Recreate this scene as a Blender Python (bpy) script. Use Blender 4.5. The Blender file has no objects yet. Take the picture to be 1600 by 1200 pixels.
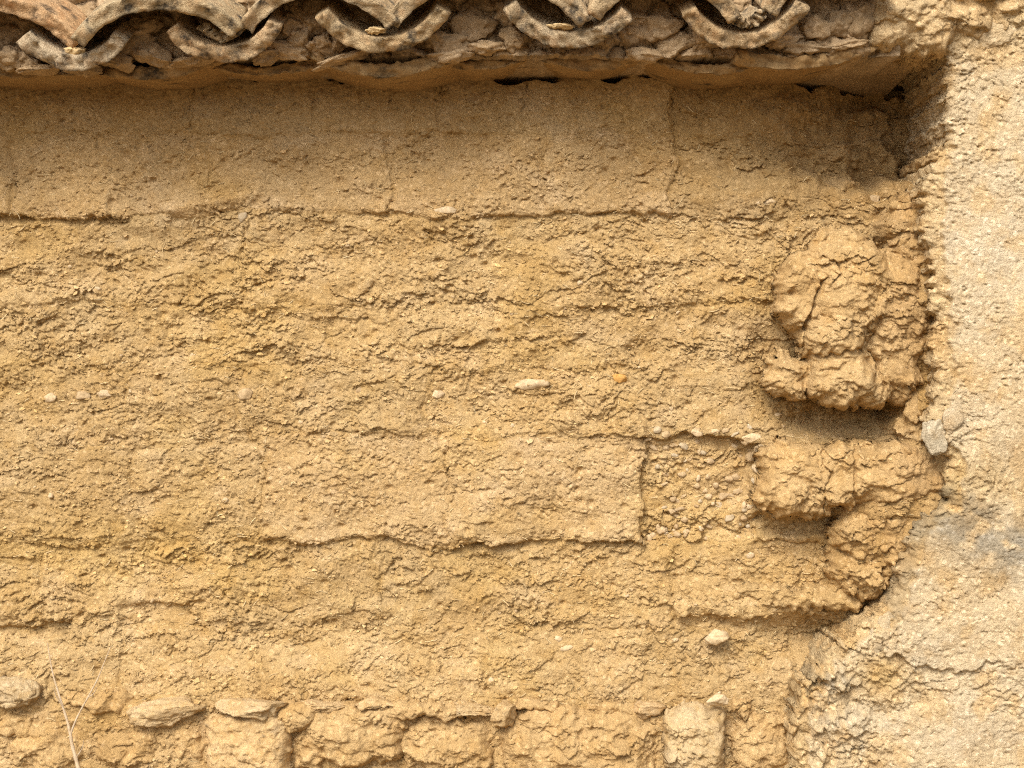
import bpy, bmesh, math, random
import numpy as np
from mathutils import Vector

# ------------------------------------------------------------------ camera, sky, sun, exposure
D = 2.4            # camera distance to the wall plane (m); 1 photo pixel is 1 mm on that plane
CZ = 0.95          # camera height above the ground
sc = bpy.context.scene
col = sc.collection
cam_data = bpy.data.cameras.new('camera')
cam = bpy.data.objects.new('camera', cam_data)
col.objects.link(cam)
cam.location = (0, -D, CZ)
cam.rotation_euler = (math.radians(90), 0, 0)
cam_data.sensor_width = 36.0
cam_data.lens = 36.0 * D / 1.6
cam_data.clip_start = 0.05
cam_data.clip_end = 2000
sc.camera = cam

SUN_EL, SUN_AZ = 41.0, -22.0      # azimuth: degrees to the left of the camera's line
world = bpy.data.worlds.new('World')
sc.world = world
world.use_nodes = True
wn = world.node_tree
bg = wn.nodes['Background']
sky = wn.nodes.new('ShaderNodeTexSky')
sky.sky_type = 'NISHITA'
sky.sun_disc = False
sky.sun_elevation = math.radians(SUN_EL)
sky.sun_rotation = math.radians(180 - SUN_AZ)
sky.dust_density = 4.0
sky.air_density = 1.0
hs = wn.nodes.new('ShaderNodeHueSaturation')
hs.inputs['Saturation'].default_value = 0.25      # overcast: a nearly grey sky
wn.links.new(sky.outputs[0], hs.inputs['Color'])
wn.links.new(hs.outputs[0], bg.inputs['Color'])
bg.inputs['Strength'].default_value = 0.10

sun_data = bpy.data.lights.new('sun', 'SUN')
sun_data.energy = 1.5
sun_data.angle = math.radians(27)
sun_data.color = (1.0, 0.93, 0.82)
sun = bpy.data.objects.new('sun', sun_data)
col.objects.link(sun)
sd = Vector((math.sin(math.radians(SUN_AZ)) * math.cos(math.radians(SUN_EL)),
             -math.cos(math.radians(SUN_AZ)) * math.cos(math.radians(SUN_EL)),
             math.sin(math.radians(SUN_EL))))
sun.rotation_euler = sd.to_track_quat('Z', 'Y').to_euler()
sun.location = (-1, -3, 4)

sc.view_settings.view_transform = 'Standard'
sc.view_settings.look = 'None'
sc.view_settings.exposure = 1.05
sc.view_settings.gamma = 1.0
sc.cycles.filter_width = 1.15
sc.cycles.use_denoising = False      # the fine grain of the earth must survive

rng = np.random.default_rng(7)
random.seed(7)

# ------------------------------------------------------------------ numpy noise
def hsh(ix, iy, s, iz=None):
    n = ix.astype(np.int64) * 374761393 + iy.astype(np.int64) * 668265263 + np.int64(s) * 1442695041
    if iz is not None:
        n = n + iz.astype(np.int64) * 2147483647 * 3
    n = n & 0xffffffff
    n = ((n ^ (n >> 13)) * 1274126177) & 0xffffffff
    n = ((n ^ (n >> 15)) * 2246822519) & 0xffffffff
    return n ^ (n >> 16)

def rnd(ix, iy, s, iz=None):
    return (hsh(ix, iy, s, iz) & 0xffffff).astype(np.float32) / 16777216.0

_ang = np.arange(256) * (2 * np.pi / 256)
_gc, _gs = np.cos(_ang).astype(np.float32), np.sin(_ang).astype(np.float32)

def perlin2(x, y, s=0):
    fx, fy = np.floor(x), np.floor(y)
    ix, iy = fx.astype(np.int64), fy.astype(np.int64)
    x = (x - fx).astype(np.float32); y = (y - fy).astype(np.float32)
    u = x * x * x * (x * (x * 6 - 15) + 10)
    v = y * y * y * (y * (y * 6 - 15) + 10)
    def g(a, b):
        h = hsh(ix + a, iy + b, s) & 255
        return _gc[h] * (x - a) + _gs[h] * (y - b)
    a = g(0, 0); b = g(1, 0); c = g(0, 1); d = g(1, 1)
    return ((a + (b - a) * u) * (1 - v) + (c + (d - c) * u) * v) * 1.5

def fbm2(x, y, s=0, octv=4, gain=0.5):
    t = 0; amp = 1
    for i in range(octv):
        t = t + amp * perlin2(x * 2 ** i, y * 2 ** i, s + i * 17)
        amp *= gain
    return t

_g3 = np.random.default_rng(3).normal(size=(256, 3))
_g3 /= np.linalg.norm(_g3, axis=1)[:, None]

def perlin3(p, s=0):
    f = np.floor(p); i = f.astype(np.int64); r = p - f
    u = r * r * r * (r * (r * 6 - 15) + 10)
    t = 0
    for a in (0, 1):
        for b in (0, 1):
            for c in (0, 1):
                h = hsh(i[:, 0] + a, i[:, 1] + b, s, i[:, 2] + c) & 255
                g = (_g3[h] * (r - np.array([a, b, c]))).sum(1)
                t = t + g * (u[:, 0] if a else 1 - u[:, 0]) * (u[:, 1] if b else 1 - u[:, 1]) * (u[:, 2] if c else 1 - u[:, 2])
    return t * 1.5

def fbm3(p, s=0, octv=4, gain=0.5):
    t = 0; amp = 1
    for k in range(octv):
        t = t + amp * perlin3(p * 2 ** k, s + 13 * k); amp *= gain
    return t

def vor2(x, y, s=0, jit=0.92):
    fx, fy = np.floor(x), np.floor(y)
    ix, iy = fx.astype(np.int64), fy.astype(np.int64)
    rx, ry = (x - fx).astype(np.float32), (y - fy).astype(np.float32)
    n = x.shape
    F1 = np.full(n, 9., np.float32); F2 = F1.copy()
    DX = np.zeros(n, np.float32); DY = DX.copy(); CXi = np.zeros(n, np.int64); CYi = CXi.copy()
    for a in (-1, 0, 1):
        for b in (-1, 0, 1):
            h = hsh(ix + a, iy + b, s)
            jx = ((h & 1023).astype(np.float32) / 1024 - .5) * jit + .5
            jy = (((h >> 10) & 1023).astype(np.float32) / 1024 - .5) * jit + .5
            dx = rx - a - jx; dy = ry - b - jy
            d = dx * dx + dy * dy
            m = d < F1
            F2 = np.where(m, F1, np.minimum(F2, d))
            F1 = np.where(m, d, F1)
            DX = np.where(m, dx, DX); DY = np.where(m, dy, DY)
            CXi = np.where(m, ix + a, CXi); CYi = np.where(m, iy + b, CYi)
    return np.sqrt(F1), np.sqrt(F2), DX, DY, rnd(CXi, CYi, s + 5), rnd(CXi, CYi, s + 6), rnd(CXi, CYi, s + 7)

def vor3(p, s=0):
    f = np.floor(p); i = f.astype(np.int64); r = p - f
    n = len(p)
    F1 = np.full(n, 9.); F2 = F1.copy(); C = np.zeros((n, 3), np.int64); DV = np.zeros((n, 3))
    for a in (-1, 0, 1):
        for b in (-1, 0, 1):
            for c in (-1, 0, 1):
                q = np.stack([rnd(i[:, 0] + a, i[:, 1] + b, s + k, i[:, 2] + c) for k in range(3)], 1)
                dv = r - np.array([a, b, c]) - q
                d = (dv ** 2).sum(1)
                m = d < F1
                F2 = np.where(m, F1, np.minimum(F2, d)); F1 = np.where(m, d, F1)
                DV = np.where(m[:, None], dv, DV)
                C = np.where(m[:, None], i + np.array([a, b, c]), C)
    return np.sqrt(F1), np.sqrt(F2), DV, rnd(C[:, 0], C[:, 1], s + 9, C[:, 2]), rnd(C[:, 0], C[:, 1], s + 10, C[:, 2])

def sst(e0, e1, x):
    t = np.clip((x - e0) / (e1 - e0), 0, 1)
    return t * t * (3 - 2 * t)

def box(x, y, x0, x1, y0, y1, sx=8, sy=8):
    return sst(x0 - sx, x0 + sx, x) * (1 - sst(x1 - sx, x1 + sx, x)) * sst(y0 - sy, y0 + sy, y) * (1 - sst(y1 - sy, y1 + sy, y))

def gau(x, y, cx, cy, rx, ry):
    return np.exp(-((x - cx) / rx) ** 2 - ((y - cy) / ry) ** 2)

def seg_dist(x, y, pts):
    d = np.full(x.shape, 1e9)
    for (x0, y0), (x1, y1) in zip(pts[:-1], pts[1:]):
        ex, ey = x1 - x0, y1 - y0
        t = np.clip(((x - x0) * ex + (y - y0) * ey) / (ex * ex + ey * ey), 0, 1)
        d = np.minimum(d, np.hypot(x - x0 - t * ex, y - y0 - t * ey))
    return d

def inside(x, y, pts):
    c = np.zeros(x.shape, bool)
    n = len(pts)
    for i in range(n):
        x0, y0 = pts[i]; x1, y1 = pts[(i + 1) % n]
        if y0 == y1: continue
        m = ((y0 > y) != (y1 > y)) & (x < (x1 - x0) * (y - y0) / (y1 - y0) + x0)
        c ^= m
    return c

def sdist(x, y, pts):
    d = seg_dist(x, y, list(pts) + [pts[0]])
    return np.where(inside(x, y, pts), d, -d)

# ------------------------------------------------------------------ placing and object helpers
def W(px, py, d=0.0):
    """photo pixel at a distance d (m) in front of the wall plane -> world point"""
    f = (D - d) / D
    return np.array([(px - 800) / 1000 * f, -d, CZ + (600 - py) / 1000 * f])

def mm(px, py, d=0.0):
    """the same point as millimetre coordinates of the wall sheet"""
    f = (D - d) / D
    return (800 + (px - 800) * f, 600 + (py - 600) * f)

LOC = {}
def link(o, parent, loc):
    col.objects.link(o)
    LOC[o.name] = np.array(loc, float)
    base = np.zeros(3)
    if parent is not None:
        o.parent = parent
        base = LOC[parent.name]
    o.location = tuple(np.array(loc, float) - base)
    return o

def tag(o, label=None, cat=None, group=None, kind=None):
    if label: o['label'] = label
    if cat: o['category'] = cat
    if group: o['group'] = group
    if kind: o['kind'] = kind
    return o

def empty(name, loc):
    return link(bpy.data.objects.new(name, None), None, loc)

def mesh_from(name, v, quads=None, tris=None, smooth=True, tint=None):
    me = bpy.data.meshes.new(name)
    v = np.ascontiguousarray(v, np.float32)
    nq = 0 if quads is None else len(quads)
    nt = 0 if tris is None else len(tris)
    me.vertices.add(len(v)); me.vertices.foreach_set('co', v.ravel())
    loops = []
    if nq: loops.append(np.asarray(quads, np.int32).ravel())
    if nt: loops.append(np.asarray(tris, np.int32).ravel())
    loops = np.concatenate(loops)
    me.loops.add(len(loops)); me.loops.foreach_set('vertex_index', loops)
    me.polygons.add(nq + nt)
    st = np.concatenate([np.arange(nq) * 4, nq * 4 + np.arange(nt) * 3]).astype(np.int32)
    me.polygons.foreach_set('loop_start', st)
    me.polygons.foreach_set('use_smooth', np.full(nq + nt, smooth, bool))
    if tint is not None:
        a = me.attributes.new('tint', 'FLOAT_COLOR', 'POINT')
        t = np.ones((len(v), 4), np.float32); t[:, :3] = tint
        a.data.foreach_set('color', t.ravel())
    me.update(calc_edges=True)
    me.validate()
    return me

def mk(name, v, quads, mat, parent=None, tris=None, smooth=True, tint=None, base=False):
    v = np.asarray(v, float)
    c = (v.min(0) + v.max(0)) / 2
    if base: c[2] = v[:, 2].min()
    if tint is None: tint = (1, 1, 1)
    me = mesh_from(name, v - c, quads, tris, smooth, tint)
    me.materials.append(mat)
    return link(bpy.data.objects.new(name, me), parent, c)

# ------------------------------------------------------------------ materials
def new_mat(name):
    m = bpy.data.materials.new(name); m.use_nodes = True
    nt = m.node_tree
    b = nt.nodes['Principled BSDF']
    b.inputs['Roughness'].default_value = 0.95
    b.inputs['Specular IOR Level'].default_value = 0.15
    return m, nt, b

def mud_material(name, c1, c2, c3, bump=0.6, big=7.0, speck=0.35, fine=420.0, dark=None, darkscale=30., darkpos=(0.58, 0.68)):
    """ochre earth: two tones in large patches, grain, pale grit; multiplied by the 'tint' of the piece"""
    m, nt, b = new_mat(name)
    N, L = nt.nodes, nt.links
    geo = N.new('ShaderNodeNewGeometry')
    def noise(scale, detail=3., rough=0.55):
        n = N.new('ShaderNodeTexNoise'); n.inputs['Scale'].default_value = scale
        n.inputs['Detail'].default_value = detail; n.inputs['Roughness'].default_value = rough
        L.new(geo.outputs['Position'], n.inputs['Vector']); return n
    def ramp(src, p0, p1, v0=0., v1=1.):
        r = N.new('ShaderNodeMapRange'); r.inputs[1].default_value = p0; r.inputs[2].default_value = p1
        r.inputs[3].default_value = v0; r.inputs[4].default_value = v1
        L.new(src, r.inputs[0]); return r.outputs[0]
    def mix(fac, a, bb, mode='MIX'):
        x = N.new('ShaderNodeMix'); x.data_type = 'RGBA'; x.blend_type = mode
        for sock, val in ((x.inputs[0], fac), (x.inputs[6], a), (x.inputs[7], bb)):
            if isinstance(val, (int, float)): sock.default_value = val
            elif isinstance(val, tuple): sock.default_value = (*val, 1)
            else: L.new(val, sock)
        return x.outputs[2]
    n1 = noise(big, 5); n2 = noise(big * 5, 4); n3 = noise(170, 5, 0.7)
    c = mix(ramp(n1.outputs[0], 0.36, 0.62), c1, c2)
    c = mix(ramp(n2.outputs[0], 0.48, 0.72, 0, 0.75), c, c3)
    if dark is not None:
        nd = noise(darkscale, 6, 0.65)
        c = mix(ramp(nd.outputs[0], darkpos[0], darkpos[1]), c, dark)
    c = mix(1.0, c, ramp(n3.outputs[0], 0.25, 0.75, 0.76, 1.26), 'MULTIPLY')
    vo = N.new('ShaderNodeTexVoronoi'); vo.inputs['Scale'].default_value = 210
    L.new(geo.outputs['Position'], vo.inputs['Vector'])
    sp = N.new('ShaderNodeSeparateColor'); L.new(vo.outputs['Color'], sp.inputs[0])
    isgrit = ramp(sp.outputs[0], 0.90, 0.93, 0, speck)
    c = mix(isgrit, c, tuple(min(1, v * 1.5 + 0.05) for v in c2))
    at = N.new('ShaderNodeAttribute'); at.attribute_name = 'tint'
    c = mix(1.0, c, at.outputs['Color'], 'MULTIPLY')
    L.new(c, b.inputs['Base Color'])
    nb = noise(fine, 6, 0.7); nb2 = noise(fine * 0.35, 4, 0.6)
    ad = N.new('ShaderNodeMath'); ad.operation = 'ADD'
    L.new(nb.outputs[0], ad.inputs[0]); L.new(nb2.outputs[0], ad.inputs[1])
    bp = N.new('ShaderNodeBump'); bp.inputs['Strength'].default_value = bump; bp.inputs['Distance'].default_value = 0.003
    L.new(ad.outputs[0], bp.inputs['Height']); L.new(bp.outputs[0], b.inputs['Normal'])
    return m

M_mud = mud_material('adobe_earth', (0.44, 0.288, 0.124), (0.48, 0.333, 0.162), (0.425, 0.265, 0.102), bump=0.9)
M_mortar = mud_material('earth_mortar', (0.42, 0.27, 0.11), (0.455, 0.31, 0.145), (0.40, 0.245, 0.088), bump=0.9)
M_plaster = mud_material('lime_render', (0.53, 0.40, 0.235), (0.56, 0.445, 0.285), (0.50, 0.345, 0.178), bump=1.0, speck=0.5, fine=330)
M_clod = mud_material('dry_mud_packing', (0.34, 0.235, 0.13), (0.40, 0.285, 0.17), (0.29, 0.19, 0.095), big=14)
M_tile = mud_material('weathered_clay_tile', (0.41, 0.305, 0.185), (0.48, 0.375, 0.245), (0.44, 0.28, 0.15), bump=1.0, big=12, speck=0.25,
                      dark=(0.085, 0.07, 0.055), darkscale=40, darkpos=(0.51, 0.66))
M_slab = mud_material('sooty_clay_slab', (0.30, 0.185, 0.08), (0.33, 0.215, 0.10), (0.25, 0.145, 0.06), bump=0.3, big=10, speck=0.1,
                      dark=(0.06, 0.045, 0.03), darkscale=14, darkpos=(0.60, 0.70))
M_stone = mud_material('pale_stone', (0.48, 0.34, 0.175), (0.53, 0.40, 0.235), (0.43, 0.28, 0.12), bump=0.75, big=20, speck=0.2,
                       dark=(0.22, 0.18, 0.13), darkscale=45, darkpos=(0.60, 0.75))
M_pebble = mud_material('pebble_stone', (0.52, 0.38, 0.22), (0.56, 0.43, 0.27), (0.46, 0.32, 0.17), bump=0.35, big=30, speck=0.1)
M_straw = mud_material('straw', (0.62, 0.46, 0.24), (0.66, 0.52, 0.30), (0.50, 0.35, 0.17), bump=0.1, big=40, speck=0.0)
M_twig = mud_material('dry_stem', (0.42, 0.31, 0.19), (0.48, 0.37, 0.25), (0.35, 0.24, 0.14), bump=0.2, big=40, speck=0.0)
M_ground = mud_material('bare_earth', (0.20, 0.135, 0.065), (0.23, 0.165, 0.085), (0.17, 0.11, 0.05), big=1.5, fine=120)

# ------------------------------------------------------------------ outlines (wall sheet millimetres, y downward as in the photo)
PIER_D = 0.112
pier_px = [(1352, -160), (1352, 40), (1358, 68), (1400, 76), (1440, 80), (1478, 88), (1470, 112), (1474, 170), (1476, 228), (1445, 262), (1436, 330),
           (1450, 420), (1456, 500), (1450, 560), (1458, 605), (1444, 655), (1442, 690), (1478, 722), (1466, 780), (1422, 830), (1398, 890),
           (1388, 948), (1366, 962), (1320, 990), (1280, 1032), (1246, 1082), (1240, 1125), (1246, 1160), (1236, 1215), (1240, 1400)]
pier_line = [mm(x, y, PIER_D * 0.8) for x, y in pier_px] + [(1190, 1575)]
PIER = pier_line + [(3100, 1575), (3100, -160)]
body_px = [(1520, 60), (1512, 240), (1450, 272), (1405, 304), (1378, 345), (1392, 400), (1372, 470), (1400, 560), (1402, 640), (1398, 690),
           (1322, 700), (1316, 790), (1312, 835), (1300, 880), (1316, 930), (1392, 946), (1380, 970), (1335, 1000), (1296, 1044), (1262, 1090), (1258, 1200)]
BODY = [mm(x, y, 0.05) for x, y in body_px] + [(1190, 1575), (3100, 1575), (3100, 60)]

COURSES = [  # y0, y1, joints, depth mm, roughness
    (40, 212, [-20, 300, 487, 690, 822, 1050, 1330, 1560], 0, 0.40),
    (212, 336, [22, 318, 608, 850, 1050, 1290, 1560], 1, 0.5),
    (336, 478, [120, 381, 660, 944, 1210, 1480], -5, 0.95),
    (478, 572, [-40, 255, 520, 800, 1080, 1345, 1600], -7, 1.0),
    (572, 688, [-20, 190, 375, 665, 960, 1240, 1500], -2, 0.75),
    (688, 846, [-20, 205, 408, 703, 1006, 1185, 1330, 1560], 1, 0.6),
    (846, 982, [60, 358, 590, 825, 1046, 1300, 1560], -6, 1.0),
    (982, 1096, [-60, 190, 470, 760, 1010, 1240, 1500], 0, 0.9),
]
BR = []   # x0,x1,y0,y1,depth,rough,tint
for ci, (y0, y1, js, dep, ro) in enumerate(COURSES):
    xs = list(js)
    while xs[0] > -1500: xs.insert(0, xs[0] - 265 - 40 * random.random())
    while xs[-1] < 1700: xs.append(xs[-1] + 280)
    for x0, x1 in zip(xs[:-1], xs[1:]):
        dd = dep + random.uniform(-2.5, 2.5); rr = ro
        t = np.array([1.0, 1.0, 1.0]) * random.uniform(0.95, 1.05)
        cx = (x0 + x1) / 2
        if ci == 0: t = t * (0.95, 0.95, 0.97)
        if ci == 1: t = t * (0.99, 0.98, 1.0)
        if ci < 2 and cx > 1050: dd -= 7; rr = 0.9; t = np.array([0.86, 0.83, 0.78])  # recess bricks are browner, with some of the recess's shade in their tint
        if ci == 5 and 400 < cx < 1006: dd += 2.5; rr = 0.5; t = np.array([1.05, 1.06, 1.12])
        if ci == 5 and 1006 < cx < 1185: dd -= 14; rr = 1.5
        if ci == 5 and cx < 400: rr = 0.5
        if ci == 6 and cx > 1000: rr = 0.8
        BR.append((x0, x1, y0, y1, dd, rr, t))
NB = len(BR)
FOOT_LINE = [(-2000, 1100), (-30, 1092), (60, 1108), (130, 1092), (205, 1096), (330, 1112), (360, 1094), (450, 1100), (600, 1112), (680, 1098), (770, 1108), (1030, 1114),
             (1060, 1098), (1140, 1096), (1240, 1104), (3200, 1104)]

def flakes(x, y, sx, sy, seed, tilt=0.6, crev=0.28):
    F1, F2, dx, dy, r1, r2, r3 = vor2(x / sx, y / sy, seed)
    return 1.5 * (r1 ** 2 - 0.33) + tilt * dy * (0.2 + 1.4 * r2 * r2) + 1.0 * dx * (r3 - 0.5) - crev * np.exp(-(F2 - F1) * 11)

def crumbs(x, y, sx, sy, seed, keep=0.4):
    """rounded grains standing out of the surface"""
    F1, F2, dx, dy, r1, r2, r3 = vor2(x / sx, y / sy, seed)
    rr = 0.18 + 0.38 * r1
    return np.sqrt(np.maximum(rr * rr - F1 * F1, 0)) * (r2 > keep) * (0.5 + r3)

def relief(x, y, rough):
    """crumbs, flakes, pits and shrinkage cracks of weathered earth (mm)"""
    # fine relief
    xr = x + perlin2(x / 60, y / 40, 35) * 16 + perlin2(x / 9, y / 9, 33) * 2.6
    yr = y + 0.16 * x + perlin2(x / 60, y / 50, 36) * 13 + perlin2(x / 10, y / 8, 34) * 2.6
    patch = np.clip(0.8 + 0.75 * fbm2(x / 75, y / 45, 41, 3), 0.2, 1.7)
    patch2 = np.clip(0.8 + 0.8 * fbm2(x / 48, y / 36, 43, 3), 0.15, 1.8)
    alt = sst(-0.06, 0.06, fbm2(x / 85, y / 60, 45, 3))
    xa = x + perlin2(x / 50, y / 40, 37) * 12 + perlin2(x / 8, y / 8, 33) * 2.4
    ya = y - 0.34 * x + perlin2(x / 50, y / 45, 38) * 12 + perlin2(x / 9, y / 8, 34) * 2.4
    worn = sst(-0.22, 0.30, fbm2(x / 150, y / 44, 46, 4))          # worn smooth against crumbling
    patch3 = 0.20 + 0.95 * worn
    f = 2.6 * flakes(xr, yr, 46, 30, 51) * patch
    f += 2.2 * (flakes(xr, yr, 20, 14, 52) * alt + flakes(xa, ya, 17, 13, 152) * (1 - alt)) * patch2 * patch3
    f = f * rough
    r2_ = np.sqrt(np.clip(rough, 0, 2)) * patch3
    f += r2_ * (1.9 * (flakes(xr, yr, 9.5, 6.8, 53) * alt + flakes(xa, ya, 8.5, 6.6, 153) * (1 - alt)) * (.35 + .65 * patch) + 1.25 * flakes(xr, yr, 5.6, 4.5, 55))
    f += r2_ * (6.0 * crumbs(xr, yr, 15, 12, 56, 0.72) * patch2 + 4.0 * crumbs(xa, ya, 8.5, 6.8, 57, 0.55)) + 2.2 * crumbs(x, y, 5.4, 4.8, 58, .5)
    F1, _, _, _, r1, r2p, _ = vor2(xr / 15, yr / 12, 72)
    f -= (2.0 + 4.5 * r2p) * np.exp(-(F1 / (0.10 + 0.12 * r2p)) ** 2) * (r1 > 0.62) * (0.55 + 0.45 * worn)
    f += 0.9 * perlin2(x / 3.6, y / 3.2, 54)
    fine = f
    # shrinkage cracks on the smoother pieces
    F1, F2 = vor2(x / 26 + perlin2(x / 11, y / 11, 61) * .5, y / 22 + perlin2(x / 10, y / 10, 62) * .5, 63)[:2]
    ck = np.exp(-((F2 - F1) / 0.05) ** 2) * sst(-0.05, 0.3, fbm2(x / 40, y / 40, 64, 2)) * np.clip(1.15 - rough, 0, 1)
    fine = fine - 2.6 * ck
    # pits
    F1, _, _, _, r1, _, _ = vor2(x / 34, y / 30, 71)
    fine = fine - 6 * np.exp(-(F1 / 0.16) ** 2) * (r1 > 0.8)
    return fine

def wall_field(x, y):
    """height (mm towards the camera), fine relief, brick index (-1 mortar, -2 footing), tint"""
    wx = perlin2(x / 70, y / 70, 1) * 14 + perlin2(x / 32, y / 32, 15) * 7 + perlin2(x / 14, y / 14, 2) * 4
    wy = perlin2(x / 260, y / 90, 5) * 11 + perlin2(x / 90, y / 60, 3) * 10 + perlin2(x / 23, y / 17, 4) * 5
    jmask = sst(-0.25, 0.45, fbm2(x / 85, y / 70, 6, 3))
    smask = 0.45 + 0.75 * sst(-0.4, 0.4, fbm2(x / 130, y / 90, 7, 3))
    xb, yb = x + wx, y + wy
    h = np.zeros(x.shape); rough = np.full(x.shape, 0.9); lab = np.full(x.shape, -1, np.int32)
    tint = np.ones(x.shape + (3,), np.float32)
    jd = np.zeros(x.shape)
    for k, (x0, x1, y0, y1, dd, rr, t) in enumerate(BR):
        m = (xb > x0) & (xb <= x1) & (yb > y0) & (yb <= y1)
        if not m.any(): continue
        xm, ym = xb[m], yb[m]
        e = np.minimum(np.minimum(xm - x0, x1 - xm), np.minimum(ym - y0, y1 - ym))
        ins = e > 4.5
        lab[m] = np.where(ins, k, -1)
        rd = 0.5 + 0.5 * rnd(np.array([k]), np.array([3]), 4)[0]
        edge = np.exp(-np.maximum(e, 0) / 5.0)
        jw = .25 + .6 * jmask[m] if (y0 == 688 and 400 < x0 < 1000) else jmask[m]
        sm = 1.0 if (y0 == 688 and 400 < x0 < 1020) or (y1 < 340 and x0 > 1040) else smask[m]
        h[m] = dd * sm * (1 - 0.45 * np.exp(-np.maximum(e, 0) / 9.0) * (rr > .5)) - (3.5 + 3 * rd) * edge * jw * (0.55 if y1 < 340 else 1.15 - 0.6 * min(rr, 1.2))
        h[m] += (ym - (y0 + y1) / 2) / (y1 - y0) * (1.5 + 2 * rd) * jmask[m]
        rough[m] = rr; tint[m] = t
        if y0 == 572:
            h[m] += np.where(xm > 560, (ym - 610) / 80 * 4, 0)
        if y0 == 688 and x1 < 450:
            h[m] += 0
    foot_y = np.interp(x, [p[0] for p in FOOT_LINE], [p[1] for p in FOOT_LINE])
    fm = y + wy * 0.6 > foot_y
    lab[fm] = -2
    h = np.where(fm, 20 + (y - 1100) * 0.02, h)
    rough = np.where(fm, 0.9, rough)
    tint[fm] = (1.0, 0.98, 0.96)
    # low courses lean out towards the footing
    h += 16 * sst(985, 1095, y) * (~fm)
    # eroded band of irregular lower edge beneath the upper courses
    broad = fbm2(x / 190, y / 120, 11, 3) * 7 + fbm2(x / 60, y / 40, 21, 2) * 4 * np.clip(rough, .3, 1.1)
    h += broad
    # slanting lump under the second course
    h += 9 * np.clip(1 - np.abs((y - 318 + (x - 325) * 0.19) / 15), 0, 1) * box(x, y, 255, 402, 280, 345, 12, 8)
    # broken ledges: the surface swells towards a ragged lower edge and drops back
    for (x0, x1, ye, am, ln) in ((-30, 195, 336, 9, 30), (590, 770, 332, 4, 30), (940, 1060, 335, 4, 30), (560, 890, 682, 5, 40), (870, 1225, 690, 13, 34), (405, 700, 842, 3, 36), (690, 1010, 847, 7, 36),
                                 (1000, 1050, 845, -6, 20), (-30, 110, 770, 6, 26), (190, 310, 771, 10, 24), (90, 260, 834, 8, 24), (-60, 195, 966, 13, 34), (300, 420, 965, 6, 30), (330, 450, 412, 7, 22),
                                 (120, 175, 418, 9, 20), (-30, 140, 468, 7, 30), (640, 760, 462, 6, 24), (700, 880, 536, 7, 26), (480, 620, 500, 5, 30), (1040, 1200, 600, 5, 40), (800, 900, 868, 6, 20),
                                 (1040, 1290, 955, 12, 36), (560, 640, 1000, 5, 26), (250, 360, 600, 4, 26), (470, 560, 640, 5, 20), (900, 960, 400, 6, 20), (1060, 1180, 470, 6, 26), (440, 520, 560, 5, 24)):
        t_ = ye - yb
        xm_ = sst(x0 - 14, x0 + 14, xb) * (1 - sst(x1 - 14, x1 + 14, xb))
        h += 0.75 * am * xm_ * np.where(t_ > 0, np.exp(-np.abs(t_) / ln), -0.35 * np.exp(-np.abs(t_) / 9)) * (0.5 + 0.7 * jmask) * (0.15 + 1.1 * sst(-0.25, 0.35, fbm2(x / 48, y / 48, 18, 2)))
    h -= 12 * box(xb, yb, -60, 110, 978, 1000, 10, 5)
    h -= 10 * box(xb, yb, 180, 330, 945, 990, 10, 6)
    # hollow beside and beneath the clump
    h -= 16 * gau(x, y, 1205, 560, 30, 80)
    hn = fbm2(x / 40, y / 26, 22, 3)
    h -= (40 + 14 * hn) * np.clip(1.25 * gau(x, y + 10 * hn, 1318, 648, 92, 30), 0, 1)
    rec = sst(1040, 1475, xb) ** 1.5 * (1 - sst(225, 312, yb - 0.10 * (x - 1250) + 26 * fbm2(x / 60, y / 60, 16, 3)))
    h -= (140 + 26 * fbm2(x / 50, y / 40, 17, 3)) * rec
    rough = np.where(rec > .12, np.maximum(rough, 1.5), rough)
    h += 10 * gau(x, y, 1325, 490, 62, 95)
    top = 121 + 13 * perlin2(x / 55, y * 0 + 3.3, 8) + 5 * perlin2(x / 14, y / 14, 9)
    h -= 70 * (1 - sst(-3, 3, y - top)) * sst(-.25, .05, perlin2(x / 75, y * 0 + 9.1, 10))
    h -= 40 * gau(x, y, 1392, 642, 16, 20)
    h -= 30 * gau(x, y, 1366, 384, 10, 9) + 18 * gau(x, y, 1376, 345, 9, 14)
    # protruding block below the clump
    bx0, by0 = mm(1188, 690, .06); bx1, by1 = mm(1330, 812, .06)
    blk = sst(bx0 - 9, bx0 + 7, xb) * (1 - sst(1440, 1480, xb)) * (1 - sst(by1 - 5, by1 + 4, yb + (x - 1240) * 0.06))
    h = h + 22 * blk * sst(by0 - 14, by0 + 34, yb)
    rough = np.where(blk > .5, 1.25, rough)
    h -= 16 * box(xb, yb, 1170, 1320, by1 + 4, by1 + 26, 14, 8)
    # caves low on the right
    h -= 42 * gau(x, y, 1265, 995, 52, 27) + 20 * gau(x, y, 1300, 1005, 20, 20)
    h += 12 * box(xb, yb, 1050, 1290, 930, 958, 30, 10)
    h -= 8 * gau(x, y, 1180, 1030, 60, 20)
    # the mass that carries the render
    m = x > 1130
    if m.any():
        sdv = np.full(x.shape, -999.)
        sdv[m] = sdist(xb[m], yb[m], BODY)
        b = sst(-8, 26, sdv)
        b2 = sst(0, 110, sdv)
        hb = 46 + 40 * b2
        hb = hb - 34 * box(xb, yb, 1300, 1600, 1010, 1500, 20, 30) * (1 - b2)
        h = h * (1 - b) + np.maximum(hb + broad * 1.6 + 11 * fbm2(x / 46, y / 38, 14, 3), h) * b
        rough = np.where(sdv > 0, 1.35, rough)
        tint[sdv > 0] = (0.84, 0.80, 0.74)  # browner earth, with the shade of the hollow painted into its tint
    fine = relief(x, y, rough)
    out = np.maximum(sst(14, 40, -x), sst(1212, 1245, y))       # sheet is coarser out here: larger relief only
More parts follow.
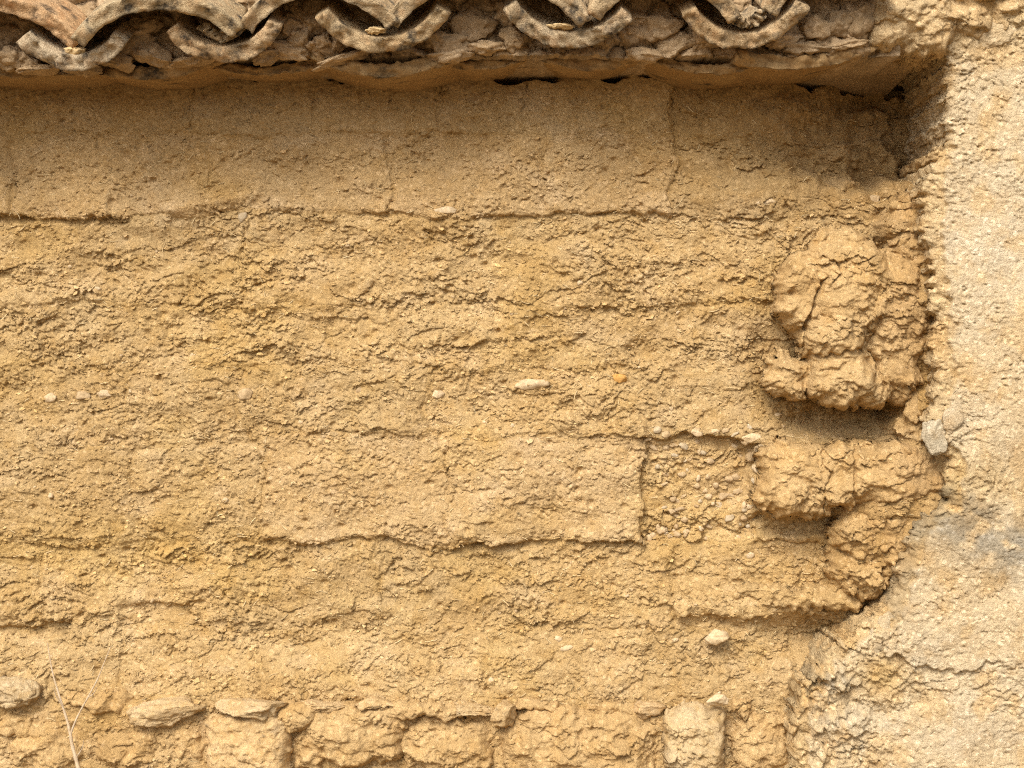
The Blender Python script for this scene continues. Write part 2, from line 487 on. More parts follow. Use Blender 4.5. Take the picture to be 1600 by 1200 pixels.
    mo = out > 0
    if mo.any():
        far_ = np.maximum(sst(400, 440, -x[mo]), sst(1212, 1245, y[mo]))
        big_ = 1.25 * relief(x[mo] * .55, y[mo] * .55, rough[mo]) * (1 - far_) + far_ * rough[mo] * (4.5 * fbm2(x[mo] / 75, y[mo] / 48, 47, 2) + 2 * perlin2(x[mo] / 40, y[mo] / 30, 48))
        fine[mo] = fine[mo] * (1 - out[mo]) + out[mo] * big_
    for pts, wd_, dp_ in (([(300, 126), (304, 160), (297, 204)], 1.5, 6), ([(820, 116), (825, 148), (814, 176)], 1.9, 8), ([(690, 118), (686, 156)], 1.5, 6), ([(487, 110), (484, 150)], 1.6, 6), ([(608, 262), (607, 330)], 1.5, 5),
                          ([(18, 262), (28, 300), (20, 338)], 1.5, 6), ([(408, 716), (404, 750), (399, 794)], 1.8, 7), ([(702, 690), (700, 740), (712, 775), (704, 800)], 1.5, 5), ([(705, 772), (770, 765), (800, 764)], 1.3, 5),
                          ([(430, 438), (462, 428), (476, 442)], 1.4, 5), ([(745, 435), (775, 425), (795, 418)], 1.5, 5), ([(935, 335), (970, 330), (1010, 360)], 1.6, 6), ([(935, 338), (938, 365)], 1.4, 5), ([(90, 690), (112, 705), (110, 722)], 1.3, 5),
                          ([(1048, 130), (1053, 190), (1049, 262)], 1.6, 6), ([(940, 130), (955, 160), (946, 190)], 1.4, 5), ([(130, 150), (160, 190), (150, 230)], 1.2, 4), ([(381, 345), (379, 405)], 1.4, 5)):
        mk_ = (np.abs(x - np.mean([p[0] for p in pts])) < 130) & (np.abs(y - np.mean([p[1] for p in pts])) < 130)
        if mk_.any():
            dd_ = seg_dist(x[mk_] + perlin2(x[mk_] / 9, y[mk_] / 9, 19) * 4, y[mk_] + perlin2(x[mk_] / 9, y[mk_] / 9, 20) * 4, pts)
            fine[mk_] -= 0.75 * dp_ * np.exp(-(dd_ / wd_) ** 2) * sst(-.35, .25, perlin2(x[mk_] / 22, y[mk_] / 22, 23))
    yel = sst(0.1, 0.6, fbm2(x / 230, y / 130, 81, 3) + 0.25 * gau(x, y, 700, 900, 500, 90) + 0.5 * gau(x, y, 200, 860, 180, 40) - 0.2 * (y < 340))
    tint = tint * (1 - yel[..., None] * np.array([0.0, 0.02, 0.11], np.float32))
    gold = (0.9 * gau(x, y, 190, 870, 230, 60) + 0.7 * gau(x, y, 620, 915, 260, 50) + 0.5 * gau(x, y, 330, 520, 260, 50)) * sst(-0.5, 0.4, fbm2(x / 60, y / 40, 82, 3))
    tint = tint * (1 - gold[..., None] * np.array([0.0, 0.025, 0.14], np.float32))
    damp_shade = np.clip(sst(1040, 1400, x) * (1 - sst(260, 420, y)) + 0.6 * gau(x, y, 1200, 560, 60, 120), 0, 1) * sst(-0.6, 0.3, fbm2(x / 70, y / 50, 83, 3))  # brown damp earth, plus painted shade in the recess and beside the clump
    tint = tint * (1 - damp_shade[..., None] * np.array([0.13, 0.15, 0.17], np.float32))
    lightp = sst(0.15, 0.6, fbm2(x / 90, y / 60, 91, 3))[..., None]
    tint = tint * (1 + lightp * np.array([0.05, 0.07, 0.14], np.float32))
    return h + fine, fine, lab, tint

# ------------------------------------------------------------------ sheets
def axis(lo, f0, f1, hi, fine, mid=6., far=22.):
    a = np.arange(f0, f1 + .01, fine)
    left = np.concatenate([np.arange(lo, f0 - 250, far), np.arange(max(lo, f0 - 250), f0 - mid * .5, mid)]) if lo < f0 - 250 else np.arange(lo, f0 - mid * .5, mid)
    right = np.concatenate([np.arange(f1 + mid, min(hi, f1 + 250), mid), np.arange(min(hi, f1 + 250), hi + 1, far)]) if hi > f1 + 250 else np.arange(f1 + mid, hi + 1, mid)
    return np.concatenate([left, a, right])

def to_world(x, y, h, fine, sag=0.55):
    z = CZ + (600 - y) / 1000 - sag * np.clip(fine, -4, 9) / 1000
    return np.stack([(x - 800) / 1000, -h / 1000, z], -1)

def quads_of(nx, ny):
    i = np.arange((ny - 1) * (nx - 1)); r, c = i // (nx - 1), i % (nx - 1)
    a = r * nx + c
    return np.stack([a, a + nx, a + nx + 1, a + 1], 1)

def submesh(V, Q, sel, T, skirt=0.05, shrink=0.985, rings=1):
    """cells of a sheet as a closed-edged shell: border pulled back into the wall"""
    q = Q[sel]
    used, inv = np.unique(q, return_inverse=True)
    q = inv.reshape(-1, 4); v = V[used]; t = T[used]
    if skirt:
        e = np.concatenate([q[:, [0, 1]], q[:, [1, 2]], q[:, [2, 3]], q[:, [3, 0]]])
        key = np.sort(e, 1); key = key[:, 0].astype(np.int64) * len(v) + key[:, 1]
        _, first, cnt = np.unique(key, return_index=True, return_counts=True)
        be = e[first[cnt == 1]]
        bv, binv = np.unique(be, return_inverse=True)
        binv = binv.reshape(-1, 2) + len(v)
        c = v.mean(0)
        sv = v[bv].copy()
        sv[:, [0, 2]] = c[[0, 2]] + (sv[:, [0, 2]] - c[[0, 2]]) * shrink
        sv[:, 1] = np.maximum(sv[:, 1] + 0.02, skirt)
        nb0 = len(bv); vs, ts, qs = [v], [t], [q]
        prev = be
        for r_ in range(1, rings + 1):
            k_ = r_ / rings
            rv = v[bv] * (1 - k_) + sv * k_
            if rings > 1:
                n_ = rv * 1000
                rv = rv + np.stack([perlin3(n_ / 22, 1) + .6 * perlin3(n_ / 8, 4), perlin3(n_ / 22, 2), perlin3(n_ / 22, 3) + .6 * perlin3(n_ / 8, 5)], 1) * .006
            cur = binv + (r_ - 1) * nb0
            qs.append(np.stack([prev[:, 1], prev[:, 0], cur[:, 0], cur[:, 1]], 1))
            vs.append(rv); ts.append(t[bv]); prev = cur
        v = np.concatenate(vs); t = np.concatenate(ts); q = np.concatenate(qs)
    return v, q, t

# ------------------------------------------------------------------ ground
gx = np.array([-600, -60, -12, -3, 3, 12, 60, 600.]); gy = np.array([-600, -60, -12, -4, -1.5, 0.3, 3, 12, 60, 600.])
GX, GY = np.meshgrid(gx, gy)
gv = np.stack([GX.ravel(), GY.ravel(), np.zeros(GX.size)], 1)
ground = mk('ground', gv, quads_of(len(gx), len(gy))[:, ::-1], M_ground)
tag(ground, kind='structure')

# ------------------------------------------------------------------ the adobe wall and its footing
wall = tag(empty('adobe_wall', (0, 0.05, 0)), 'eroded ochre adobe wall of crumbling mud bricks under the tiled eave', 'wall', kind='thing')
footing = tag(empty('stone_footing', (0, 0.0, 0)), 'rubble stone footing set in earth along the bottom of the adobe wall', 'footing', kind='thing')

FINE = 1.74
ax = np.concatenate([np.arange(-1500, -440, 14.), np.arange(-440, -13.5, 3.2), np.arange(-12, 1490, FINE), np.arange(1494, 1700, 8.)])
ay = axis(40, 96, 1210, 1575, FINE, 8)
XX, YY = np.meshgrid(ax, ay)
x, y = XX.ravel(), YY.ravel()
Hh, Fn, LB, TT = wall_field(x, y)
V = to_world(x, y, Hh, Fn)
Q = quads_of(len(ax), len(ay))
qx, qy = x[Q].mean(1), y[Q].mean(1)
far_behind = np.zeros(len(Q), bool)
m = qx > 1150
far_behind[m] = sdist(qx[m], qy[m], PIER) > 45
ql = LB[Q[:, 0]]
order = np.argsort(ql, kind='stable')
sl = ql[order]
for k in range(-2, NB):
    a, b = np.searchsorted(sl, k), np.searchsorted(sl, k + 1)
    sel = order[a:b]
    sel = sel[~far_behind[sel]]
    if len(sel) < 30: continue
    if k == -2:
        v, q, t = submesh(V, Q, sel, TT, 0.06, 0.999)
        mk('earth_bedding', v, q, M_mud, footing, tint=t)
    elif k == -1:
        v, q, t = submesh(V, Q, sel, TT, 0)
        mk('mortar', v, q, M_mortar, wall, tint=t)
    else:
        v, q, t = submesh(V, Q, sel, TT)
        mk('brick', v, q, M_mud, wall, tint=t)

def box_mesh(x0, x1, y0, y1, z0, z1):
    v = np.array([(a, b, c) for c in (z0, z1) for b in (y0, y1) for a in (x0, x1)], float)
    q = np.array([(0, 2, 3, 1), (4, 5, 7, 6), (0, 1, 5, 4), (2, 6, 7, 3), (0, 4, 6, 2), (1, 3, 7, 5)])
    return v, q
v, q = box_mesh(-2.3, 2.2, 0.17, 0.6, 0.005, 1.44)
mk('core', v, q, M_mortar, wall, smooth=False)

def surf(px, py):
    """height of the wall sheet at millimetre coordinates (m)"""
    return wall_field(np.atleast_1d(np.array(px, float)), np.atleast_1d(np.array(py, float)))[0] / 1000

# ------------------------------------------------------------------ the rendered pier on the right
pier = tag(empty('plastered_pier', (1.2, 0.0, 0)), 'pale lime plastered wall standing proud at the right, broken edge', 'wall', kind='thing')
px_ = axis(1170, 1206, 1606, 3100, 1.85, 8, 40)
py_ = axis(-160, -8, 1210, 1575, 1.85, 8)
PX, PY = np.meshgrid(px_, py_)
x, y = PX.ravel(), PY.ravel()
wx = perlin2(x / 40, y / 40, 101) * 10 + perlin2(x / 13, y / 13, 102) * 7
wy = perlin2(x / 44, y / 44, 103) * 9 + perlin2(x / 13, y / 13, 104) * 7
sdv = sdist(x + wx, y + wy, PIER)
h = PIER_D * 1000 - 17 * np.exp(-np.maximum(sdv, 0) / 6.) + fbm2(x / 160, y / 160, 105, 3) * 7
h -= 10 * sst(1250, 1480, 2750 - x) * sst(900, 1150, y)
# coats: the top coat breaks off along a ragged line, leaving the undercoat
tx, ty = x + wx * 1.2, y + wy * 1.2
ed = np.interp(tx, [1200, 1330, mm(1362, 0, .1)[0], mm(1378, 0, .1)[0], mm(1400, 0, .1)[0], mm(1470, 0, .1)[0], mm(1530, 0, .1)[0], 1600, 3100],
               [900, 930, mm(0, 970, .1)[1], mm(0, 1018, .1)[1], mm(0, 1026, .1)[1], mm(0, 1052, .1)[1], mm(0, 1036, .1)[1], mm(0, 1034, .1)[1], 1000])
under = sst(-1.5, 1.5, ty - ed)
low = np.interp(tx, [1200, 1330, 1345, 1390, 1450, 1600, 3100], [1300, 1300, 1118, 1090, 1076, 1098, 1098])
under = under * (1 - 0.75 * sst(-1.5, 1.5, ty - low))
h -= 9 * under * (1 - 0.8 * sst(1440, 1580, x))
# thin flaking layer half way up
ed2 = np.interp(ty, [-200, 240, 270, 330, 470, 560, 640, 1600], [0, 0, 22, 30, 16, 34, 26, 10])
coat = sst(-2, 2, sdv - ed2)
h += 8 * coat
rp = 0.32 + 0.55 * fbm2(x / 80, y / 80, 111, 3) + 0.8 * (1 - sst(60, 120, y)) + 0.6 * np.exp(-np.maximum(sdv, 0) / 40)
rp = rp * (1 - 0.7 * gau(x, y, 1500, 385, 60, 45)) + 0.5 * under
rp += 0.9 * gau(x, y, 1275, 1040, 55, 45) + 0.5 * gau(x, y, 1270, 1150, 60, 50)
rp = np.clip(rp, 0.12, 2.0)
xr = x * 0.92 + y * 0.25 + perlin2(x / 9, y / 9, 112) * 2.5 + perlin2(x / 60, y / 60, 130) * 14
yr = y * 0.95 - x * 0.2 + perlin2(x / 9, y / 9, 113) * 2.5 + perlin2(x / 60, y / 60, 131) * 14
rpl = np.clip(rp - .35, 0, 2)
f = 3.6 * flakes(xr, yr, 54, 36, 114) * rpl + 9 * rpl * fbm2(x / 40, y / 34, 132, 3) * sst(930, 1000, y) * (1 - sst(1380, 1420, x))
f += 1.9 * flakes(xr, yr, 15, 9.5, 115) * rp + 1.3 * flakes(xr, yr, 7.5, 5.2, 116) * rp + 0.8 * flakes(xr, yr, 4.6, 3.8, 122) * (.3 + rp)
f += 3.2 * crumbs(xr, yr, 11, 8, 123, .5) * rp + 2.0 * crumbs(xr, yr, 6, 5, 124, .4) * (.3 + rp)
f += 0.9 * perlin2(x / 3.8, y / 3.4, 117) * (0.4 + rp)
F1, _, _, _, r1, r2p, _ = vor2(xr / 13, yr / 10, 133)
f -= (1.5 + 3.5 * r2p) * np.exp(-(F1 / (0.10 + 0.10 * r2p)) ** 2) * (r1 > 0.6) * np.clip(.4 + rp, 0, 1)
F1, F2 = vor2(x / 120 + perlin2(x / 30, y / 30, 118) * .4, y / 150 + perlin2(x / 28, y / 28, 119) * .4, 120)[:2]
f -= 3.2 * np.exp(-((F2 - F1) / 0.016) ** 2) * sst(-0.1, 0.3, fbm2(x / 100, y / 100, 121, 2))
pt = np.ones(x.shape + (3,), np.float32)
yl = np.clip(under * (0.10 + gau(x, y, 1352, 1035, 36, 34)) * (1 - sst(1395, 1440, x)) + 0.6 * gau(x, y, 1500, 745, 70, 45) + 0.5 * (1 - coat) + 0.55 * (1 - sst(70, 130, y)), 0, 1)[..., None]
pt = pt * (1 - yl * np.array([0.10, 0.22, 0.45], np.float32))
gs = seg_dist(x, y, [mm(1460, 800, .1), mm(1500, 815, .1), mm(1560, 848, .1), mm(1640, 860, .1)])
grey = np.exp(-(gs / 42) ** 2) * sst(-0.8, 0.2, fbm2(x / 35, y / 25, 125, 3))
gs2 = seg_dist(x, y, [mm(1395, 960, .1), mm(1440, 800, .1), mm(1470, 770, .1)])
grey = grey + 0.5 * np.exp(-(gs2 / 16) ** 2) + 0.8 * gau(x, y, 1262, 1060, 46, 46) * sst(-.2, .3, fbm2(x / 12, y / 12, 126, 2))
grey = np.clip(grey * 1.3, 0, 1)[..., None]
pt = pt * (1 - grey * np.array([0.40, 0.36, 0.28], np.float32))
ob = sst(.0, .55, fbm2(x / 55, y / 70, 134, 4))[..., None]
pt = pt * (1 - ob * np.array([0.02, 0.09, 0.20], np.float32))
gw = (0.5 * gau(x, y, 1480, 1130, 90, 40) + 0.3 * sst(.1, .5, fbm2(x / 80, y / 60, 127, 3)))[..., None]
pt = pt * (1 + gw * np.array([-0.08, -0.03, 0.08], np.float32))
pt = pt * (1 + gau(x, y, 1500, 380, 75, 60)[..., None] * np.array([0.12, 0.20, 0.36], np.float32))
out = np.maximum(sst(1612, 1650, x), sst(1214, 1245, y))
f = f * (1 - out) + out * 3 * fbm2(x / 90, y / 80, 135, 2)
V = to_world(x, y, h + f, f, 0.5)
Q = quads_of(len(px_), len(py_))
ins = (sdv > 0)[Q].all(1)
v, q, t = submesh(V, Q, np.nonzero(ins)[0], pt, 0.13, 0.999, 34)
mk('render_coat', v, q, M_plaster, pier, tint=t)
v, q = box_mesh(0.72, 2.3, -0.045, 0.6, 0.004, 1.70)
mk('core', v, q, M_mortar, pier, smooth=False)

# ------------------------------------------------------------------ rocks and clods
_ico = {}
def ico(n):
    if n not in _ico:
        bm = bmesh.new(); bmesh.ops.create_icosphere(bm, subdivisions=n, radius=1)
        _ico[n] = (np.array([v.co[:] for v in bm.verts]), np.array([[v.index for v in f.verts] for f in bm.faces])); bm.free()
    return _ico[n]

def rock(name, c, r, mat, parent=None, seed=0, sub=4, rotz=0.0, cut=6, lump=0.18, tint=None, flaky=0.0, base=False, boxy=1.0):
    """c world centre, r semi-axes (x, depth, z) in m; cut = number of planar facets; rotz = tilt in the picture plane"""
    u, f = ico(sub)
    p = np.sign(u) * np.abs(u) ** boxy; rg = np.random.default_rng(seed + 1000)
    for _ in range(cut):
        n = rg.normal(size=3); n /= np.linalg.norm(n); lim = rg.uniform(0.55, 0.9)
        d = p @ n
        p = p - np.outer(np.maximum(d - lim, 0) * 0.92, n)
    p = p * (1 + lump * fbm3(u * 1.6 + seed * 3.1, seed, 3))[:, None]
    p = p * np.array(r)
    cs, sn = math.cos(rotz), math.sin(rotz)
    p = np.stack([p[:, 0] * cs - p[:, 2] * sn, p[:, 1], p[:, 0] * sn + p[:, 2] * cs], 1)
    nrm = u
    fine = fbm3(p * 95 + seed, seed + 2, 3) * 0.0016 * min(1, 30 * min(r))
    if flaky:
        q = (p + np.array(c)) * 1000
        q = q + np.stack([perlin3(q / 15, 5), perlin3(q / 15, 6), perlin3(q / 15, 7)], 1) * 5
        for sx, sy, am in ((40, 24, 3.6), (17, 9, 2.6), (8, 5.2, 1.8), (5, 4, 1.0)):
            F1, F2, DV, r1, r2 = vor3(q / np.array([sx, sx, sy]), 200 + int(sx))
            fine = fine + flaky * am / 1000 * (1.4 * (r1 ** 2 - .33) - 0.7 * DV[:, 2] * (.2 + r2) - 0.35 * np.exp(-(F2 - F1) * 10))
    p = p + nrm * fine[:, None]
    p[:, 2] -= 0.4 * np.clip(fine, -.004, .008)
    v = p + np.array(c)
    return mk(name, v, None, mat, parent, tris=f, tint=tint, base=base)

# the big clump of mud that hangs on beside the pier
def lump_sheet(name, lobes, parent, mat, rough=1.1, tint=(1, 1, 1), cracks=(), power=2.5, back=0.05, step=1.6, off=0.0, warp=1.0, rings=26, broad=6.0):
    """broken earth standing out of the wall: lobes are (photo x, y, half width, half height, depth where it starts, how far it stands out) in mm"""
    L = []
    for (cx, cy, rx, rz, dc, rd) in lobes:
        mx, my = mm(cx, cy, (dc + rd) / 1000 * .8)
        L.append((mx, my, rx * .96, rz * .96, dc, rd))
    x0, x1 = min(l[0] - l[2] for l in L) - 14, max(l[0] + l[2] for l in L) + 14
    y0, y1 = min(l[1] - l[3] for l in L) - 14, max(l[1] + l[3] for l in L) + 14
    gx_, gy_ = np.arange(x0, x1, step), np.arange(y0, y1, step)
    A, B = np.meshgrid(gx_, gy_); x, y = A.ravel(), B.ravel()
    xw = x + warp * (perlin2(x / 34 + off, y / 34, 501) * 9 + perlin2(x / 12 + off, y / 12, 502) * 5)
    yw = y + warp * (perlin2(x / 34 + off, y / 34, 503) * 9 + perlin2(x / 12 + off, y / 12, 504) * 5)
    hc = np.full(x.shape, -999.)
    for i, (mx, my, rx, rz, dc, rd) in enumerate(L):
        a_ = np.abs((xw - mx) / rx) ** power + np.abs((yw - my) / rz) ** power
        tl = 0.16 * rd * ((xw - mx) / rx * (rnd(np.array([i]), np.array([int(off)]), 7)[0] - .5) + (yw - my) / rz * .5)
        hc = np.maximum(hc, np.where(a_ < 1, dc + rd * np.maximum(1 - a_, 0) ** .42 + tl, -999.))
    ok = hc > -900
    f = relief(x + 977 * off, y + 31 * off, np.full(x.shape, rough)) + broad * fbm2(x / 44 + off, y / 32, 505, 3)
    for pts, wd_, dp_ in cracks:
        pts = [mm(px_, py__, .07) for px_, py__ in pts]
        f = f - dp_ * np.exp(-(seg_dist(xw, yw, pts) / wd_) ** 2)
    Vv = to_world(x, y, hc + f, f, .55)
    Qq = quads_of(len(gx_), len(gy_))
    sel = np.nonzero(ok[Qq].all(1))[0]
    if name.startswith('mud'): tint = np.array(tint)[None] * (1 - sst(1335, 1425, x + 30 * fbm2(x / 50, y / 50, 507, 3))[:, None] * np.array([.15, .18, .20]))  # right side browned by dirt, the hollow's shade put into this colour too
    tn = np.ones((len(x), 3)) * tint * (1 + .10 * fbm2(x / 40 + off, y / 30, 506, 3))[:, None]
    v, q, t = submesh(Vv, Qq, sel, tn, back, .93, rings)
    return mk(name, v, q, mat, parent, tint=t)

# the big cracked clump that leans into the broken edge
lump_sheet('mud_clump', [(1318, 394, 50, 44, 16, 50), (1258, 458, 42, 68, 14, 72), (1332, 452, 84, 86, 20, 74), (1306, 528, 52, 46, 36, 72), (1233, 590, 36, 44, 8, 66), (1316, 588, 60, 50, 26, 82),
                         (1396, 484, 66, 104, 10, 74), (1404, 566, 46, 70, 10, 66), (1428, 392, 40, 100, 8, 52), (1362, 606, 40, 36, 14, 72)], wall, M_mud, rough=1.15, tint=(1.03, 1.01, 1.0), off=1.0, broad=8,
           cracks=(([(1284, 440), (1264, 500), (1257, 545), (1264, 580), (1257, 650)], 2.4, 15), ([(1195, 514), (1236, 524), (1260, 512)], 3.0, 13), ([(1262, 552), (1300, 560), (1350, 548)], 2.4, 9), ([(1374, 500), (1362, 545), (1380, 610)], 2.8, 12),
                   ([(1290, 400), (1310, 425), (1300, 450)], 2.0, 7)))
# the projecting block under it and the broken masses stepping down beside the render
lump_sheet('mud_block', [(1250, 752, 64, 62, 8, 76), (1318, 742, 60, 56, 14, 70), (1388, 742, 72, 54, 20, 70), (1440, 740, 40, 50, 30, 60)], wall, M_mud, rough=1.2, tint=(1.03, 1.0, .97), power=3.4, off=2.0, broad=9,
           cracks=(([(1290, 700), (1296, 745), (1284, 812)], 2.2, 8), ([(1340, 700), (1330, 750), (1345, 800)], 2.4, 10)))
lump_sheet('mud_block', [(1352, 838, 48, 52, 0, 74), (1362, 896, 46, 46, 0, 74), (1396, 806, 40, 50, 20, 64), (1334, 880, 40, 46, -10, 66), (1400, 860, 30, 60, 20, 62)], wall, M_mud, rough=1.3, tint=(1.0, .97, .94), power=2.8, off=3.0, broad=10,
           cracks=(([(1380, 800), (1374, 860), (1388, 930)], 2.6, 11), ([(1310, 866), (1350, 872), (1390, 862)], 2.4, 9)))
lump_sheet('mud_block', [(1262, 936, 56, 22, -14, 46), (1190, 930, 60, 20, -10, 30), (1320, 938, 40, 26, -14, 58)], wall, M_mud, rough=1.2, power=2.4, off=4.0, broad=6)

chunk = [(1412, 330, 24, 26), (1428, 640, 18, 26), (1412, 672, 20, 18), (1200, 832, 22, 9), (1250, 838, 24, 10), (1165, 832, 16, 9), (1215, 1012, 20, 14), (1308, 985, 22, 14), (1296, 838, 18, 12), (1385, 690, 26, 10), (1225, 686, 18, 7)]
cd = surf([mm(p[0], p[1], .05)[0] for p in chunk], [mm(p[0], p[1], .05)[1] for p in chunk])
for i, (cx, cy, rx, rz) in enumerate(chunk):
    d = float(np.clip(cd[i], -.03, .09)) - 0.006
    rock('clod', W(cx, cy, d), (rx / 1000, min(rx, rz) * .9 / 1000, rz / 1000), M_mud, wall, seed=1200 + i, sub=4, cut=12, lump=.25, flaky=.75, boxy=.85, rotz=random.uniform(-.4, .4),
         tint=tuple(np.array((1.02, 1.0, .99)) * random.uniform(.9, 1.05) * ((.78, .80, .86) if (cx, cy) in ((1345, 730), (1392, 736), (1400, 776), (1350, 770)) else (1, 1, 1))))

# pebbles and small stones bedded in the wall face
peb = [(697, 328, 18, 8, -.05, 0), (1197, 317, 18, 9, 0, 0), (832, 601, 27, 10, .05, 0), (968, 592, 13, 9, 0, 1), (383, 617, 14, 10, 0, 2), (78, 621, 12, 9, .2, 0),
       (128, 618, 14, 8, 0, 2), (162, 617, 14, 8, -.1, 0), (381, 340, 9, 9, 0, 3), (886, 1013, 11, 6, .2, 0), (871, 998, 8, 7, 0, 0), (1187, 702, 9, 8, .5, 0),
       (1172, 714, 8, 9, 0, 2), (1117, 674, 7, 5, 0, 0), (1086, 673, 9, 5, .2, 2), (80, 775, 5, 5, .7, 0), (302, 555, 8, 5, .1, 0), (906, 442, 6, 6, 0, 0),
       (153, 451, 6, 4, -.4, 0), (683, 616, 11, 9, .3, 0), (1172, 868, 8, 5, .3, 0), (1366, 311, 9, 8, 0, 2), (1240, 748, 6, 4, 0, 0), (352, 782, 5, 5, 0, 0),
       (205, 305, 5, 3, .3, 0), (275, 388, 5, 3, 0, 0), (1055, 1000, 6, 4, 0, 0), (1072, 830, 6, 4, .2, 0), (1290, 800, 6, 5, 0, 0), (470, 660, 5, 4, 0, 0),
       (1215, 648, 7, 4, 0, 0), (560, 610, 7, 5, .2, 2), (97, 1064, 4, 4, 0, 0), (768, 1062, 6, 4, 0, 0), (1040, 700, 6, 5, 0, 2), (1065, 742, 8, 6, .3, 2),
       (1110, 720, 7, 5, 0, 2), (1130, 775, 9, 6, .4, 2), (1050, 800, 7, 5, 0, 2), (1090, 690, 6, 5, 0, 2), (1150, 745, 7, 6, .2, 2), (1022, 835, 9, 6, .4, 0)]
for k in range(80): peb.append((random.uniform(1012, 1182), random.uniform(664, 842), random.uniform(3, 9), random.uniform(2.5, 6.5), random.uniform(-.6, .6), random.choice((0, 2, 2, 3))))
for k in range(60): peb.append((random.uniform(0, 1300), random.uniform(345, 1085), random.uniform(2.5, 5), random.uniform(2, 4), random.uniform(-.6, .6), random.choice((0, 2, 2))))
ptint = [(1, 1, 1), (0.98, 0.72, 0.36), (0.82, 0.78, 0.72), (0.82, 0.86, 0.92)]
hp = surf([p[0] for p in peb], [p[1] for p in peb])
for i, (cx, cy, rx, rz, ro, ti) in enumerate(peb):
    d = float(np.clip(hp[i], -.04, .08)) - (0.0008 if cx < 1005 or cx > 1190 else -0.0005)
    rock('pebble', W(cx, cy, d), (rx / 1000, min(rx, rz) * .75 / 1000, rz / 1000), M_pebble, wall, seed=300 + i, sub=3 if rx > 6 else 2, rotz=ro, cut=9, lump=.2, tint=ptint[ti])

# stones of the footing
fst = [  # cx, cy, rx, rz, depth r, centre depth, tilt, tint, facets, flaky, boxiness
    (22, 1086, 40, 28, 30, .034, 0, (.94, .94, .94), 9, .5, .8), (262, 1113, 60, 22, 32, .034, .08, (1.0, .97, .92), 9, .35, .8), (150, 1096, 62, 15, 22, .024, .1, (.9, .84, .74), 9, .5, .8),
    (386, 1178, 72, 66, 40, .030, .05, (1.02, .95, .84), 9, .25, .62), (398, 1106, 62, 15, 30, .046, -.05, (.97, .94, .9), 8, .3, .8), (462, 1124, 40, 25, 30, .048, .12, (1.03, .87, .62), 9, .4, .75),
    (672, 1110, 84, 15, 28, .036, .06, (.88, .84, .78), 9, .4, .75), (548, 1150, 92, 50, 36, .028, .04, (.98, .9, .76), 9, .9, .7), (790, 1112, 23, 22, 26, .044, 0, (1.0, .93, .82), 8, .4, .75),
    (908, 1172, 130, 66, 44, .030, 0, (.96, .84, .63), 9, 1.0, .6), (1088, 1162, 50, 60, 42, .042, 0, (.96, .95, .92), 8, .8, .65), (1160, 1104, 26, 16, 20, .026, .3, (.6, .56, .54), 10, .6, .8),
    (200, 1170, 54, 40, 26, .024, .2, (.95, .86, .7), 9, .9, .75), (72, 1172, 60, 46, 28, .022, -.1, (.93, .83, .67), 9, .9, .7), (700, 1166, 76, 46, 32, .026, .05, (.96, .86, .68), 9, .95, .65),
    (1192, 1168, 50, 52, 28, .022, 0, (.92, .82, .66), 9, .9, .7), (20, 1132, 30, 18, 20, .03, 0, (.95, .86, .7), 8, .6, .8), (296, 1160, 26, 30, 22, .026, .2, (.9, .79, .62), 8, .7, .8), (482, 1186, 26, 24, 26, .03, 0, (.8, .74, .64), 8, .7, .8),
    (505, 1104, 40, 11, 24, .034, -.08, (.97, .9, .8), 9, .4, .75), (585, 1098, 34, 9, 22, .034, .05, (1.0, .92, .8), 9, .4, .75), (738, 1108, 44, 11, 24, .034, -.04, (.92, .87, .8), 9, .4, .75), (1010, 1106, 30, 10, 22, .03, 0, (.95, .88, .8), 9, .5, .75),
    (840, 1104, 34, 12, 20, .03, -.1, (1.0, .88, .7), 8, .6, .8), (620, 1112, 40, 13, 22, .03, .1, (.98, .88, .72), 9, .7, .8), (960, 1108, 52, 10, 20, .028, .05, (.95, .82, .6), 9, .7, .8)]
for k in range(26):      # rubble continuing below and to the left of the view
    fst.append((random.uniform(-1400, 1150), random.uniform(1250, 1520), random.uniform(40, 90), random.uniform(25, 50), 34, .018, random.uniform(-.3, .3), (.93, .88, .8), 8, .4, .75))
for k in range(10):
    fst.append((random.uniform(-1400, -60), random.uniform(1110, 1230), random.uniform(40, 80), random.uniform(20, 45), 30, .022, random.uniform(-.3, .3), (.93, .88, .8), 8, .4, .75))
for i, (cx, cy, rx, rz, rd, dp, ro, ti, cu, fl, bo) in enumerate(fst):
    if (cx, cy) in ((386, 1178), (1088, 1162)):
        lump_sheet('stone', [(cx, cy, rx, rz, 6, rd + 16)], footing, M_stone, rough=.35 if cx < 500 else .9, tint=ti, power=4.5, off=40.0 + i, broad=5, rings=16, warp=.8)
        continue
    dp -= .010; fl = fl * 1.3 + .15
    big = rx > 45 and cy < 1230
    rock('stone', W(cx, cy, dp), (rx / 1000, rd / 1000, rz / 1000), M_stone, footing, seed=500 + i, sub=(5 if rx > 36 else 4) if cy < 1230 else 3, rotz=ro, cut=cu, lump=.13, tint=ti, flaky=fl, boxy=bo) if ti[2] > .78 else rock('stone', W(cx, cy, dp), (rx / 1000, rd / 1000, rz / 1000), M_mud, footing, seed=500 + i, sub=6 if rx > 120 else 5, rotz=ro, cut=cu, lump=.2, tint=(1.04, 1.02, 1.02), flaky=1.0, boxy=bo) if cy > 1230 else lump_sheet('stone', [(cx, cy, rx, rz, 4, rd + dp * 350)], footing, M_mud, rough=.85, tint=(1.03, 1.0, .97), power=3.2, off=10.0 + i, broad=8, rings=14)

